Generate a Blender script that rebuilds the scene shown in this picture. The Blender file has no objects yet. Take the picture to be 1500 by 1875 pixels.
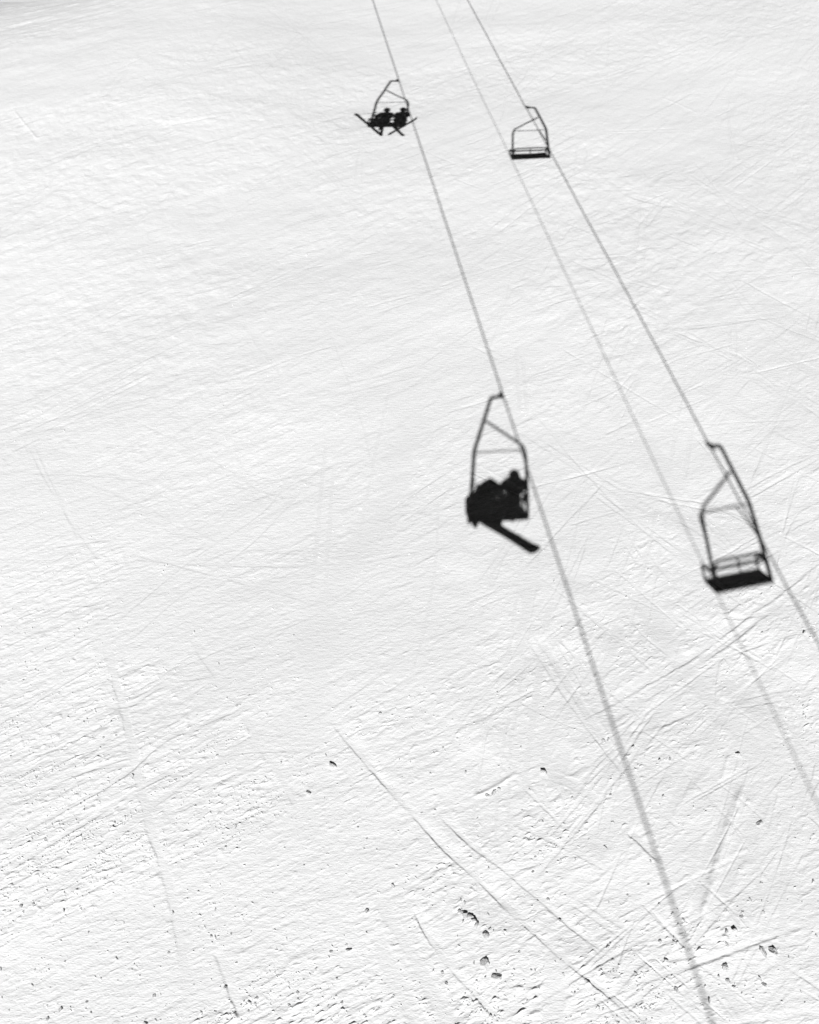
import bpy, bmesh, math, random, time
import numpy as np
from mathutils import Vector, Matrix
R = math.radians
SC = bpy.context.scene
COL = SC.collection

# ------------------------------------------------------------------ camera, sky, sun, exposure
# The hill is a plane tilted BETA about x. Points on it are written (x, t, n):
# x across the hill, t up the hill, n square to the snow.
BETA, ALPHA, PHI = R(20), R(42), R(6)
CB, SB = math.cos(BETA), math.sin(BETA)
def PW(x, t, n=0.0):
    return Vector((x, t*CB - n*SB, t*SB + n*CB))
HCAM, PITCH = 12.728, R(50.476)
cam = bpy.data.cameras.new('camera')
cam_o = bpy.data.objects.new('camera', cam); COL.objects.link(cam_o)
cam.sensor_fit = 'HORIZONTAL'; cam.sensor_width = 36; cam.lens = 34.8
cam.clip_start = 0.1; cam.clip_end = 6000
cam_o.location = PW(0, 0, HCAM)
cam_o.rotation_euler = (R(90) - (PITCH - BETA), 0, 0)
SC.camera = cam_o

# sunlight travels along DSUN: from behind the camera, down onto the slope
_d = (math.cos(ALPHA)*math.sin(PHI), math.cos(ALPHA)*math.cos(PHI), -math.sin(ALPHA))
DSUN = Vector((_d[0], _d[1]*CB - _d[2]*SB, _d[1]*SB + _d[2]*CB)).normalized()
TO_SUN = -DSUN
sun = bpy.data.lights.new('sun', 'SUN'); sun.energy = 5.0; sun.angle = R(0.36)
sun.color = (1.0, 1.0, 1.0)
sun_o = bpy.data.objects.new('sun', sun); COL.objects.link(sun_o)
sun_o.rotation_euler = DSUN.to_track_quat('-Z', 'Y').to_euler()
sun_o.location = PW(0, -30, 60)

world = bpy.data.worlds.new('World'); SC.world = world; world.use_nodes = True
nt = world.node_tree; nt.nodes.clear()
sky = nt.nodes.new('ShaderNodeTexSky'); sky.sky_type = 'NISHITA'; sky.sun_disc = False
sky.sun_elevation = math.asin(TO_SUN.z); sky.sun_rotation = math.atan2(TO_SUN.x, TO_SUN.y)
sky.altitude = 5000; sky.air_density = 0.12; sky.dust_density = 0.0; sky.ozone_density = 1.0
bw = nt.nodes.new('ShaderNodeSeparateColor')      # black and white photograph through a red filter: the blue sky goes dark
bg = nt.nodes.new('ShaderNodeBackground'); bg.inputs[1].default_value = 0.05
wo = nt.nodes.new('ShaderNodeOutputWorld')
nt.links.new(sky.outputs[0], bw.inputs[0]); nt.links.new(bw.outputs[0], bg.inputs[0])
nt.links.new(bg.outputs[0], wo.inputs[0])

SC.view_settings.view_transform = 'Standard'; SC.view_settings.look = 'None'
SC.view_settings.gamma = 1.0; SC.view_settings.exposure = 0.04
SC.render.resolution_x = 819; SC.render.resolution_y = 1024
SC.cycles.max_bounces = 3; SC.cycles.diffuse_bounces = 2

# ------------------------------------------------------------------ helpers
def tag(o, label=None, cat=None, group=None, kind=None):
    if label: o['label'] = label
    if cat: o['category'] = cat
    if group: o['group'] = group
    if kind: o['kind'] = kind
    return o
def empty(name, mat=None):
    o = bpy.data.objects.new(name, None); COL.objects.link(o)
    o.empty_display_size = 0.2
    if mat is not None: o.matrix_world = mat
    return o
def link(name, me, parent=None, mat=None):
    o = bpy.data.objects.new(name, me); COL.objects.link(o)
    if parent: o.parent = parent
    if mat:
        me.materials.clear(); me.materials.append(mat)
    return o
def from_bm(name, bm, mat, parent=None, smooth=True):
    bmesh.ops.recalc_face_normals(bm, faces=bm.faces)
    me = bpy.data.meshes.new(name); bm.to_mesh(me); bm.free()
    if smooth: me.polygons.foreach_set('use_smooth', [True]*len(me.polygons))
    return link(name, me, parent, mat)
def tube(bm, pts, r, seg=12, closed=False, caps=True):
    """a round bar through pts, mitred at the bends; r a number or one per point"""
    P = [Vector(p) for p in pts]; n = len(P)
    rs = [r]*n if not hasattr(r, '__len__') else r
    rings = []; ref = None
    for i, p in enumerate(P):
        a = P[(i-1) % n] if (closed or i > 0) else None
        b = P[(i+1) % n] if (closed or i < n-1) else None
        d0 = (p-a).normalized() if a is not None else (b-p).normalized()
        d1 = (b-p).normalized() if b is not None else d0
        d = (d0+d1).normalized()
        if ref is None: ref = Vector((0, 0, 1)) if abs(d.z) < 0.9 else Vector((1, 0, 0))
        u = ref - d*ref.dot(d)
        if u.length < 1e-4: u = d.orthogonal()
        u.normalize(); v = d.cross(u); ref = u
        rings.append([bm.verts.new(p + (u*math.cos(k*2*math.pi/seg) + v*math.sin(k*2*math.pi/seg))*rs[i]) for k in range(seg)])
    m = n if closed else n-1
    for i in range(m):
        A, B = rings[i], rings[(i+1) % n]
        for k in range(seg):
            bm.faces.new((A[k], A[(k+1) % seg], B[(k+1) % seg], B[k]))
    if caps and not closed:
        bm.faces.new(list(reversed(rings[0]))); bm.faces.new(rings[-1])
def bend(pts, rad=0.08, k=5):
    """round the corners of a polyline"""
    P = [Vector(p) for p in pts]; out = [P[0]]
    for i in range(1, len(P)-1):
        a, b, c = P[i-1], P[i], P[i+1]
        r1 = min(rad, (a-b).length*0.45, (c-b).length*0.45)
        s = b + (a-b).normalized()*r1; e = b + (c-b).normalized()*r1
        for j in range(k+1):
            q = j/k; out.append(s*(1-q)**2 + b*2*q*(1-q) + e*q*q)
    out.append(P[-1]); return out
def box(bm, c, s, rot=None, bev=0.0):
    g = bmesh.ops.create_cube(bm, size=1.0)
    M = Matrix.Translation(Vector(c)) @ (rot.to_4x4() if rot is not None else Matrix.Identity(4)) @ Matrix.Diagonal((s[0], s[1], s[2], 1))
    bmesh.ops.transform(bm, matrix=M, verts=g['verts'])
    if bev > 0:
        es = list({e for v in g['verts'] for e in v.link_edges})
        bmesh.ops.bevel(bm, geom=es, offset=bev, segments=2, affect='EDGES', profile=0.6)
def material(name, col, rough=0.5, metal=0.0, bump=0.0, scale=60.0, var=0.15):
    m = bpy.data.materials.new(name); m.use_nodes = True; t = m.node_tree
    p = t.nodes['Principled BSDF']; p.inputs['Roughness'].default_value = rough
    p.inputs['Metallic'].default_value = metal
    nz = t.nodes.new('ShaderNodeTexNoise'); nz.inputs['Scale'].default_value = scale; nz.inputs['Detail'].default_value = 5
    tc = t.nodes.new('ShaderNodeTexCoord'); t.links.new(tc.outputs['Object'], nz.inputs['Vector'])
    mx = t.nodes.new('ShaderNodeMix'); mx.data_type = 'RGBA'
    mx.inputs[6].default_value = (col*(1-var),)*3 + (1,); mx.inputs[7].default_value = (min(1, col*(1+var)),)*3 + (1,)
    t.links.new(nz.outputs['Fac'], mx.inputs[0]); t.links.new(mx.outputs[2], p.inputs['Base Color'])
    if bump > 0:
        b = t.nodes.new('ShaderNodeBump'); b.inputs['Strength'].default_value = 0.6; b.inputs['Distance'].default_value = bump
        t.links.new(nz.outputs['Fac'], b.inputs['Height']); t.links.new(b.outputs[0], p.inputs['Normal'])
    return m

def snow_material():
    m = bpy.data.materials.new('snow'); m.use_nodes = True; t = m.node_tree
    p = t.nodes['Principled BSDF']
    p.inputs['Base Color'].default_value = (0.8, 0.8, 0.8, 1)
    p.inputs['Roughness'].default_value = 0.75
    p.inputs['Specular IOR Level'].default_value = 0.15
    tc = t.nodes.new('ShaderNodeTexCoord')
    n1 = t.nodes.new('ShaderNodeTexNoise'); n1.inputs['Scale'].default_value = 55; n1.inputs['Detail'].default_value = 6; n1.inputs['Roughness'].default_value = 0.65
    n2 = t.nodes.new('ShaderNodeTexNoise'); n2.inputs['Scale'].default_value = 15; n2.inputs['Detail'].default_value = 5; n2.inputs['Roughness'].default_value = 0.65
    mp = t.nodes.new('ShaderNodeMapping'); mp.inputs['Rotation'].default_value = (0, 0, R(-24)); mp.inputs['Scale'].default_value = (0.45, 1.3, 1.3)
    t.links.new(tc.outputs['Object'], mp.inputs['Vector'])
    t.links.new(mp.outputs[0], n1.inputs['Vector']); t.links.new(mp.outputs[0], n2.inputs['Vector'])
    b1 = t.nodes.new('ShaderNodeBump'); b1.inputs['Distance'].default_value = 0.0065; b1.inputs['Strength'].default_value = 1.0
    b2 = t.nodes.new('ShaderNodeBump'); b2.inputs['Distance'].default_value = 0.0125; b2.inputs['Strength'].default_value = 1.0
    t.links.new(n1.outputs['Fac'], b1.inputs['Height']); t.links.new(n2.outputs['Fac'], b2.inputs['Height'])
    t.links.new(b2.outputs[0], b1.inputs['Normal']); t.links.new(b1.outputs[0], p.inputs['Normal'])
    # packed, slightly greyer old snow in faint patches (keeps its place whatever the light does)
    n3 = t.nodes.new('ShaderNodeTexNoise'); n3.inputs['Scale'].default_value = 0.35; n3.inputs['Detail'].default_value = 7; n3.inputs['Roughness'].default_value = 0.6
    t.links.new(mp.outputs[0], n3.inputs['Vector'])
    mr = t.nodes.new('ShaderNodeMapRange'); mr.inputs[1].default_value = 0.3; mr.inputs[2].default_value = 0.7
    mr.inputs[3].default_value = 0.745; mr.inputs[4].default_value = 0.825
    at = t.nodes.new('ShaderNodeAttribute'); at.attribute_name = 'packed'   # icy, pressed snow is a shade darker
    sc = t.nodes.new('ShaderNodeMath'); sc.operation = 'MULTIPLY_ADD'; sc.inputs[1].default_value = -0.028
    t.links.new(n3.outputs['Fac'], mr.inputs[0]); t.links.new(at.outputs['Fac'], sc.inputs[0]); t.links.new(mr.outputs[0], sc.inputs[2])
    t.links.new(sc.outputs[0], p.inputs['Base Color'])
    return m
SNOW = snow_material()
STEEL = material('galvanised steel', 0.35, 0.45, 0.8, 0.0005, 80)
DARKSTEEL = material('dark painted steel', 0.05, 0.45, 0.1, 0.0005, 60)
SEATPAD = material('dark seat padding', 0.04, 0.8, 0.0, 0.001, 90)
ROPE = material('steel wire rope', 0.09, 0.5, 0.7, 0.002, 120)
CLOTH_A = material('dark ski jacket', 0.05, 0.85, 0, 0.002, 120)
CLOTH_B = material('grey ski jacket', 0.16, 0.85, 0, 0.002, 120)
PANTS = material('black ski trousers', 0.025, 0.85, 0, 0.002, 120)
GLOVE = material('black glove', 0.02, 0.7, 0, 0.001, 150)
SKIN_M = material('skin', 0.42, 0.55, 0, 0.0004, 200, 0.06)
HELMET = material('helmet shell', 0.06, 0.25)
LENS = material('goggle lens', 0.02, 0.08)
PLASTIC = material('boot plastic', 0.08, 0.35)
BASE = material('ski base and top sheet', 0.07, 0.3)
RUBBER = material('rubber', 0.03, 0.8)

# ------------------------------------------------------------------ the snow surface
_rng = np.random.default_rng(7)
_tab = _rng.random((256, 256))*2 - 1
def vnoise(x, y, seed=0):
    ox, oy = (seed*37.7) % 256, (seed*91.3) % 256
    x = x + ox; y = y + oy
    xi = np.floor(x).astype(np.int64); yi = np.floor(y).astype(np.int64)
    fx = x - xi; fy = y - yi
    fx = fx*fx*fx*(fx*(fx*6-15)+10); fy = fy*fy*fy*(fy*(fy*6-15)+10)
    x0 = xi & 255; x1 = (xi+1) & 255; y0 = yi & 255; y1 = (yi+1) & 255
    a = _tab[y0, x0]; b = _tab[y0, x1]; c = _tab[y1, x0]; d = _tab[y1, x1]
    return (a + (b-a)*fx)*(1-fy) + (c + (d-c)*fx)*fy
def rot(x, y, a):
    c, s = math.cos(a), math.sin(a)
    return x*c + y*s, -x*s + y*c
def fbm(x, y, lam, octs=3, gain=0.5, seed=0, ang=0.0, stretch=1.0):
    out = 0.0; amp = 1.0
    for o in range(octs):
        u, v = rot(x, y, ang + o*0.35*(0 if stretch > 1.5 else 1))
        out = out + amp*vnoise(u/(lam*stretch), v/lam, seed + o*5 + 1)
        amp *= gain; lam *= 0.5
    return out
def sstep(a, b, v):
    q = np.clip((v-a)/(b-a), 0, 1); return q*q*(3-2*q)
TRACKS = [
  ('g',0.1,0.012,[(-2.6,11.54),(-3.08,10.54),(-4.39,9.27),(-5.1,8.39),(-5.76,7.59),(-6.54,6.97),(-7.02,6.48)]),
  ('g',0.12,0.014,[(-2.23,11.3),(-3.19,9.75),(-4.22,8.68),(-5.06,7.65),(-5.66,7.01),(-6.26,6.52),(-7.01,5.87)]),
  ('g',0.12,0.04,[(-6.37,3.93),(-5.46,4.46),(-4.77,4.91),(-4.15,5.56),(-3.71,5.76),(-3.02,6.11)]),
  ('g',0.12,0.036,[(-6.22,3.47),(-5.53,3.96),(-4.99,4.33),(-4.42,4.73),(-3.78,5.1)]),
  ('g',0.09,0.018,[(-6.46,4.59),(-5.86,4.82),(-5.22,5.09),(-4.55,5.29)]),
  ('g',0.22,0.012,[(-5.69,7.7),(-5.43,7.06),(-4.96,6.11),(-4.58,5.23),(-4.14,4.21),(-3.72,3.43),(-3.43,2.75),(-3.18,2.05),(-3.04,1.51)]),
  ('g',0.18,0.01,[(-4.02,7.52),(-3.69,7.06),(-3.44,6.74)]),
  ('g',0.14,0.008,[(-2.91,6.06),(-2.46,5.37),(-2.08,4.86),(-1.77,4.38)]),
  ('g',0.2,0.03,[(-2.82,2.41),(-2.72,2.32),(-2.5,1.92),(-2.3,1.56)]),
  ('b',0.35,0.006,[(-0.5,2.68),(-0.21,2.05),(0.0,1.72),(0.29,1.33)]),
  ('g',0.12,0.04,[(-1.41,5.97),(-0.54,4.96),(0.0,4.38),(0.55,3.78),(1.03,3.35),(1.6,2.82),(2.18,2.29),(2.67,1.92),(3.17,1.53),(3.52,1.26)]),
  ('g',0.1,0.034,[(0.43,4.38),(0.85,3.95),(1.37,3.54),(2.02,3.01),(2.46,2.61),(3.1,2.19)]),
  ('g',0.12,0.045,[(0.08,2.95),(0.24,2.61),(0.58,2.19),(0.98,1.79),(1.23,1.53)]),
  ('b',0.3,0.004,[(-0.49,3.1),(-0.08,2.51),(0.38,1.77),(0.59,1.33)]),
  ('g',0.17,0.034,[(2.81,5.86),(3.58,6.26),(4.93,7.01),(5.83,7.63),(6.72,8.24),(8.0,9.14)]),
  ('g',0.17,0.038,[(2.62,5.47),(3.47,5.91),(4.32,6.42),(4.93,6.79),(6.07,7.58),(8.02,8.94)]),
  ('g',0.2,0.02,[(3.42,5.62),(3.63,5.71),(4.2,5.81),(5.03,6.14)]),
  ('g',0.07,0.012,[(4.21,12.36),(3.82,11.38),(3.54,10.54),(2.97,8.88),(2.18,7.7),(1.61,6.74),(0.94,5.96),(0.4,4.95)]),
  ('b',0.7,0.01,[(4.36,8.81),(4.63,7.94),(4.92,6.95),(5.26,6.31),(5.71,5.56),(5.8,4.92)]),
  ('b',0.8,0.004,[(5.76,6.8),(5.95,5.77),(6.09,5.29)]),
  ('b',0.5,0.008,[(3.91,4.83),(3.19,4.21),(2.77,3.72)]),
  ('b',0.32,0.01,[(4.95,5.23),(4.42,4.74),(4.01,4.21)]),
  ('r',0.1,0.02,[(5.33,5.28),(5.07,4.83)]),
  ('b',0.35,0.02,[(5.41,5.1),(4.92,4.21),(4.46,3.4),(4.09,2.57)]),
  ('r',0.26,0.03,[(5.41,4.77),(5.09,4.21),(4.66,3.48),(4.25,2.66)]),
  ('g',0.1,0.018,[(6.28,6.37),(6.51,5.71),(6.75,5.09)]),
  ('g',0.08,0.014,[(6.57,6.37),(6.74,5.86)]),
  ('g',0.08,0.018,[(3.78,4.55),(4.25,4.08)]),
  ('g',0.14,0.06,[(3.43,4.04),(3.64,3.84),(3.84,3.6)]),
  ('r',0.25,0.007,[(4.21,1.53),(4.68,1.6),(5.18,1.67),(5.66,1.76)]),
  ('g',0.14,0.014,[(4.31,1.5),(4.85,1.56),(5.63,1.67)]),
  ('r',0.1,0.03,[(1.01,4.59),(1.37,4.74),(1.79,5.0)]),
  ('b',0.25,0.006,[(2.28,4.96),(2.74,4.74),(3.07,4.51)]),
  ('b',0.45,0.006,[(2.16,2.44),(2.06,1.97),(1.97,1.48)]),
  ('g',0.09,0.015,[(3.61,1.87),(4.01,1.51)]),
  ('g',0.1,0.01,[(-9.25,12.67),(-8.57,13.09),(-7.94,13.75)]),
  ('g',0.12,0.012,[(-8.62,12.24),(-7.34,13.65),(-6.44,14.51)]),
  ('g',0.12,0.012,[(-5.41,12.58),(-5.05,12.96),(-4.44,13.47),(-3.62,14.01),(-2.96,14.51),(-1.7,15.53),(0.0,16.85)]),
  ('g',0.14,0.008,[(-5.45,16.39),(-3.59,17.31),(-2.2,18.05)]),
  ('g',0.14,0.01,[(-4.0,18.3),(-3.18,19.09),(-2.32,19.87),(-1.12,20.88),(0.0,21.89)]),
  ('r',0.12,0.02,[(-13.1,26.92),(-11.76,25.04)]),
  ('g',0.14,0.014,[(-12.77,33.05),(-12.31,34.65),(-11.75,36.06),(-10.98,37.25),(-9.82,37.87)]),
  ('g',0.14,0.014,[(-14.15,27.56),(-13.33,28.6),(-11.88,29.69),(-9.95,30.84)]),
  ('g',0.12,0.02,[(-4.86,36.06),(-4.18,34.65),(-3.78,33.84)]),
  ('g',0.12,0.012,[(-6.95,32.54),(-5.84,33.84),(-4.27,35.77),(-2.56,37.56)]),
  ('g',0.12,0.012,[(-11.32,18.96),(-10.62,19.63),(-9.57,20.31),(-7.78,20.74)]),
  ('g',0.12,0.01,[(-11.81,20.45),(-10.89,21.62),(-9.92,22.23)]),
  ('g',0.14,0.018,[(6.08,20.12),(6.68,20.29),(7.47,20.34),(8.41,20.01)]),
  ('g',0.1,0.012,[(8.46,19.87),(8.65,18.84),(8.78,17.81),(9.14,16.51),(9.71,15.22)]),
  ('g',0.1,0.012,[(8.65,19.9),(8.84,18.71),(9.02,17.81),(9.3,16.66),(9.9,15.47)]),
  ('g',0.14,0.018,[(9.87,19.33),(10.5,19.25),(11.34,19.02)]),
  ('r',0.14,0.02,[(9.27,30.37),(9.82,29.78),(10.36,29.03)]),
  ('g',0.1,0.014,[(5.61,12.93),(6.64,13.12),(7.56,13.2),(9.45,13.29)]),
  ('g',0.12,0.012,[(4.72,18.05),(5.74,18.08),(6.63,18.05)]),
  ('g',0.1,0.01,[(14.33,32.79),(15.38,34.65),(16.6,36.95)]),
  ('g',0.12,0.012,[(8.71,26.73),(9.62,27.56),(10.59,28.35)]),
  ('g',0.12,0.012,[(7.0,30.14),(7.92,32.04),(9.02,34.1)]),
  ('b',1.0,0.012,[(11.89,25.63),(11.2,24.37),(10.28,21.92),(9.65,19.63),(9.58,18.05),(10.0,16.66),(10.46,15.53)]),
  ('b',0.9,0.01,[(4.11,14.75),(4.77,13.97),(5.45,12.19),(5.73,10.17),(5.81,9.07)]),
  ('b',1.3,0.008,[(-1.65,4.39),(-1.73,7.7),(-1.39,8.94),(-0.35,11.07),(0.13,14.55)]),
  ('g',0.14,0.012,[(-5.4,6.17),(-4.85,6.22),(-4.35,6.59),(-3.41,6.8)]),
  ('g',0.1,0.01,[(-4.39,6.8),(-3.3,7.36),(-1.95,7.94),(-0.54,9.07)]),
  ('g',0.1,0.01,[(-5.81,11.07),(-5.03,11.86),(-4.0,12.19),(-2.86,12.88)]),
  ('g',0.1,0.01,[(4.73,9.61),(5.31,8.31),(5.56,7.59),(5.85,6.8)]),
  ('g',0.09,0.012,[(3.96,8.31),(4.34,7.59),(4.83,7.02)]),
  ('g',0.09,0.012,[(6.6,8.81),(7.11,8.06),(7.43,7.13)]),
  ('g',0.09,0.012,[(6.91,8.43),(8.11,9.2)]),
  ('g',0.08,0.012,[(5.74,7.13),(6.73,7.47),(7.61,7.7)]),
  ('g',0.08,0.012,[(4.76,6.69),(5.83,7.47),(6.93,8.12)]),
  ('g',0.1,0.012,[(4.06,2.73),(4.8,3.1),(5.39,3.48)]),
  ('g',0.1,0.012,[(5.45,4.92),(4.96,4.05),(4.63,3.4)]),
]

def extra_tracks():
    rg = random.Random(23); more = []
    def stroke(x, t, a, ln, cv, w, d, n=6):
        pts = []
        for k in range(n):
            pts.append((round(x, 3), round(t, 3))); x += math.cos(a)*ln/(n-1); t += math.sin(a)*ln/(n-1); a += cv
        more.append(('g', w, d, pts))
    for i in range(200):                       # fine scuffs up the hill, in the lie of the wind and across it
        t0 = 8 + 30*rg.random()**.8; x0 = rg.uniform(-1, 1)*(5.5 + .34*t0)
        a = math.atan(.42+.021*min(t0, 24)) + R(rg.gauss(0, 9)) if rg.random() < .6 else R(rg.uniform(-60, 110))
        ln = rg.uniform(.8, 4)*(1+t0*.03); w = rg.uniform(.06, .13)*(1+t0*.02); d = rg.uniform(.007, .018)*(1+t0*.02)
        if x0 < 1 and (a < .1 or a > 1.2): d *= .35
        stroke(x0, t0, a, ln, rg.uniform(-.05, .05), w, d)
        if rg.random() < .5: stroke(x0+rg.uniform(.15, .35), t0-rg.uniform(.05, .25), a, ln*rg.uniform(.7, 1), 0, w, d)
    for i in range(210):                       # criss-cross ski marks fanning over the right side
        t0 = 1.5 + 24*rg.random()**1.5; x0 = rg.uniform(.12, 1.0)*(5.3 + .34*t0)
        a = R(rg.choice([30, 42, 55, -50, -62, -38, 10, 75]) + rg.gauss(0, 7))
        ln = rg.uniform(.6, 3.2)*(1+t0*.03); w = rg.uniform(.05, .12)*(1+t0*.03); d = rg.uniform(.006, .019)
        stroke(x0, t0, a, ln, rg.uniform(-.04, .04), w, d)
        if i % 7 == 0:
            stroke(x0+.2, t0, a, ln, 0, rg.uniform(.2, .5), rg.uniform(.006, .012)); more[-1] = ('b',) + more[-1][1:]
        if rg.random() < .55: stroke(x0+rg.uniform(.12, .3), t0+rg.uniform(-.2, .1), a+R(rg.uniform(-2, 2)), ln*rg.uniform(.6, 1), 0, w, d)
    return more + old_tracks()
def old_tracks():
    rg = random.Random(11); out = []
    for i in range(70):                        # faint wandering ski lines, mostly along the wind direction
        t0 = rg.uniform(1.5, 38); x0 = rg.uniform(-1, 1)*(5 + .34*t0)
        a = R(rg.gauss(24, 9)) if rg.random() < .72 else R(rg.uniform(-70, 100))
        ln = rg.uniform(1.0, 4.5)*(1 + t0*.05); cv = rg.uniform(-.12, .12)
        pts = []; x, t = x0, t0
        for k in range(7):
            pts.append((x, t)); x += math.cos(a)*ln/6; t += math.sin(a)*ln/6; a += cv*.5
        out.append(('g', rg.uniform(.07, .16), rg.uniform(.003, .009), pts))
    for i in range(26):                        # crossing marks low on the right
        x0 = rg.uniform(0.5, 7.5); t0 = rg.uniform(1.5, 10); a = R(rg.choice([38, 62, -52, -40, 80]) + rg.gauss(0, 8))
        ln = rg.uniform(.6, 2.4); cv = rg.uniform(-.08, .08); pts = []; x, t = x0, t0
        for k in range(6):
            pts.append((x, t)); x += math.cos(a)*ln/5; t += math.sin(a)*ln/5; a += cv
        out.append(('g', rg.uniform(.05, .12), rg.uniform(.005, .016), pts))
    return out
ALLTR = TRACKS + extra_tracks()
def smooth_poly(P):
    """Catmull-Rom through the points"""
    P = [np.array(p, float) for p in P]
    if len(P) < 3: return P
    Q = [2*P[0]-P[1]] + P + [2*P[-1]-P[-2]]; out = []
    for i in range(1, len(Q)-2):
        for s in np.linspace(0, 1, 5)[:-1]:
            a, b, c, d = Q[i-1], Q[i], Q[i+1], Q[i+2]
            out.append(.5*((2*b) + (-a+c)*s + (2*a-5*b+4*c-d)*s*s + (-a+3*b-3*c+d)*s**3))
    out.append(P[-1]); return out
ALLTR = [(k, w, d, smooth_poly(p)) for k, w, d, p in ALLTR]

PACK = [None]
def surface(X, T):
    """height of the snow square to the hill, and how rough the skin is (0..1)"""
    shp = X.shape; X = X.ravel().astype(np.float64); T = T.ravel().astype(np.float64)
    near = ((X > -40) & (X < 40) & (T > -3) & (T < 60))
    H = np.zeros_like(X); RG = np.zeros_like(X)
    # broad swells everywhere
    far = np.hypot(X, T-20)
    H += 0.075*fbm(X, T, 11.0, 2, .45, 3)
    H -= .0026*np.clip(8-T, 0, 12)**2      # the foot of the picture leans to the sun
    H += np.where(far > 60, (far-60)*0.012, 0)*fbm(X, T, 90.0, 3, .5, 9)*2
    # the left flank leans a little more to the sun and rolls over at the far corner
    wl = 1-sstep(-12, 1.0, X)
    H += wl*.05*np.clip(T-8, -12, 40)
    q = np.clip(T-29, 0, 13); H -= (.0118*q*q + .307*np.clip(T-42, 0, 50))*(1-sstep(-19, -8, X)) + .0015*np.clip(T-24, 0, 30)**2*wl
    x = X[near]; t = T[near]
    A = R(25)
    # wind direction swings round up the hill: U runs with it, V across it
    tq = np.clip(t, 0, 24)
    F = np.log((.42+.021*tq)/.42)/.021 + (t-tq)/np.where(t > 24, .924, .42)
    U = x*.87 + t*.5; V = (F-x)*.52
    h = 0.024*fbm(U, V, 2.2, 2, .5, 21, 0, 2.4)
    patchA = sstep(-.5, .5, fbm(x, t, 3.5, 2, .5, 39, A, 2))
    farw = sstep(7, 20, t)
    h += 0.0075*farw*fbm(U, V, .5, 3, .6, 31, 0, 3.6)
    h += 0.0050*farw*fbm(x, t, .21, 2, .6, 37, R(60), 1.2)*(.35+.8*patchA)
    g0 = fbm(U, V, .19, 2, .6, 38, 0, 1.9)
    h += 0.0062*farw*fbm(U, V - .05*g0, .19, 2, .6, 38, 0, 1.9)*(.5+.7*patchA)
    h += 0.020*sstep(-1, 2, x)*(1-sstep(9, 15, t))*fbm(x, t, .95, 2, .5, 44, R(-40), 1.5)
    corner = (1-sstep(-17, -5, x))*sstep(24, 36, t)
    h += 0.018*corner*fbm(U, V, .34, 3, .6, 43, 0, 2.6)
    # track grooves and pressed bands
    tr = np.zeros_like(x); flat = np.zeros_like(x)
    for kind, w, d, P in ALLTR:
        P = np.array(P); pad = w*(2.2 if d < .03 else 4.5)
        m = np.nonzero((x > P[:, 0].min()-pad) & (x < P[:, 0].max()+pad) & (t > P[:, 1].min()-pad) & (t < P[:, 1].max()+pad))[0]
        if len(m) == 0: continue
        px, pt = x[m], t[m]; best = np.full(len(m), 1e9); side = np.zeros(len(m)); upside = np.ones(len(m)); along = np.zeros(len(m))
        L0 = 0.0; tot = np.hypot(*(np.diff(P, axis=0).T)).sum()
        for a, b in zip(P[:-1], P[1:]):
            e = b-a; L = math.hypot(*e)
            if L < 1e-6: continue
            s = np.clip(((px-a[0])*e[0] + (pt-a[1])*e[1])/L**2, 0, 1)
            dx = px-(a[0]+e[0]*s); dy = pt-(a[1]+e[1]*s); q = np.hypot(dx, dy)
            better = q < best; best = np.where(better, q, best)
            upside = np.where(better, 1.0 if e[0] >= 0 else -1.0, upside)
            side = np.where(better, (e[0]*dy - e[1]*dx)/L, side); along = np.where(better, (L0+s*L)/tot, along)
            L0 += L
        w = w*.72; d = d*(.5 if kind != 'r' else .6)
        end = sstep(0, .12, along)*sstep(0, .12, 1-along)
        wob = 1 + .25*vnoise(px*2.3, pt*2.3, int(w*1000) % 17) + .2*vnoise(px*11, pt*11, 5)
        ww = w*wob; q = best/ww*2
        if kind == 'g':
            sg = side*upside/ww*2                # -1 at the edge facing the low sun, +1 at the far edge
            lng = 1.25 if d < .016 else 4.5          # deep cuts ease out slowly on the far side
            prof = np.where(sg < -.55, -sstep(-1.1, -.55, sg), -(1-sstep(-.75, lng, sg)))
            fade = np.clip(.75 + .8*vnoise(px*1.7, pt*1.7, int(d*10000) % 13) + .3*vnoise(px*7, pt*7, 9), .1, 1.6)
            rim = .22*np.exp(-((sg+1.45)/.35)**2)*np.clip(.6+1.2*vnoise(px*14, pt*14, 6), 0, 2)
            tr[m] += d*.75*(prof+rim)*end*fade*(sg > -2.6)
            flat[m] = np.maximum(flat[m], (1-sstep(.6, 1.1, q))*end)
        elif kind == 'r':
            tr[m] += d*np.exp(-(q/.75)**2)*end*(1+.5*vnoise(px*9, pt*9, 4))
        else:
            tr[m] += (-d*(1-sstep(.5, 1.1, q)) + d*.4*np.exp(-((q-1.25)/.25)**2)*(side > 0))*end
            q2 = q + .35*vnoise(px*1.3, pt*1.3, 8) + .15*vnoise(px*5, pt*5, 9)
            flat[m] = np.maximum(flat[m], (1-sstep(.7, 1.15, q2))*end*.9 if w < .6 else (1-sstep(.25, 1.25, q2))*end*.72)
    # skin: grain and wind streaks, patchy, and rougher low on the hill
    patch = sstep(-.45, .55, fbm(U, V, 2.0, 3, .6, 41, 0, 2.3))
    patch2 = sstep(-.2, .6, fbm(x, t, .8, 2, .6, 61, A, 2.0))
    low = .55 + .45*(1-sstep(4, 13, t))
    rough = np.clip((.25 + .5*patch + .35*patch*patch2)*low, 0, 1)*(1-flat*.9)
    streak = fbm(U, V, .17, 3, .55, 71, 0, 3.4)
    # wind has pushed the ridges uphill: gentle fronts, steep little backs
    streak = fbm(U + .02*streak, V - .048*streak, .17, 3, .55, 71, 0, 3.4)
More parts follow.
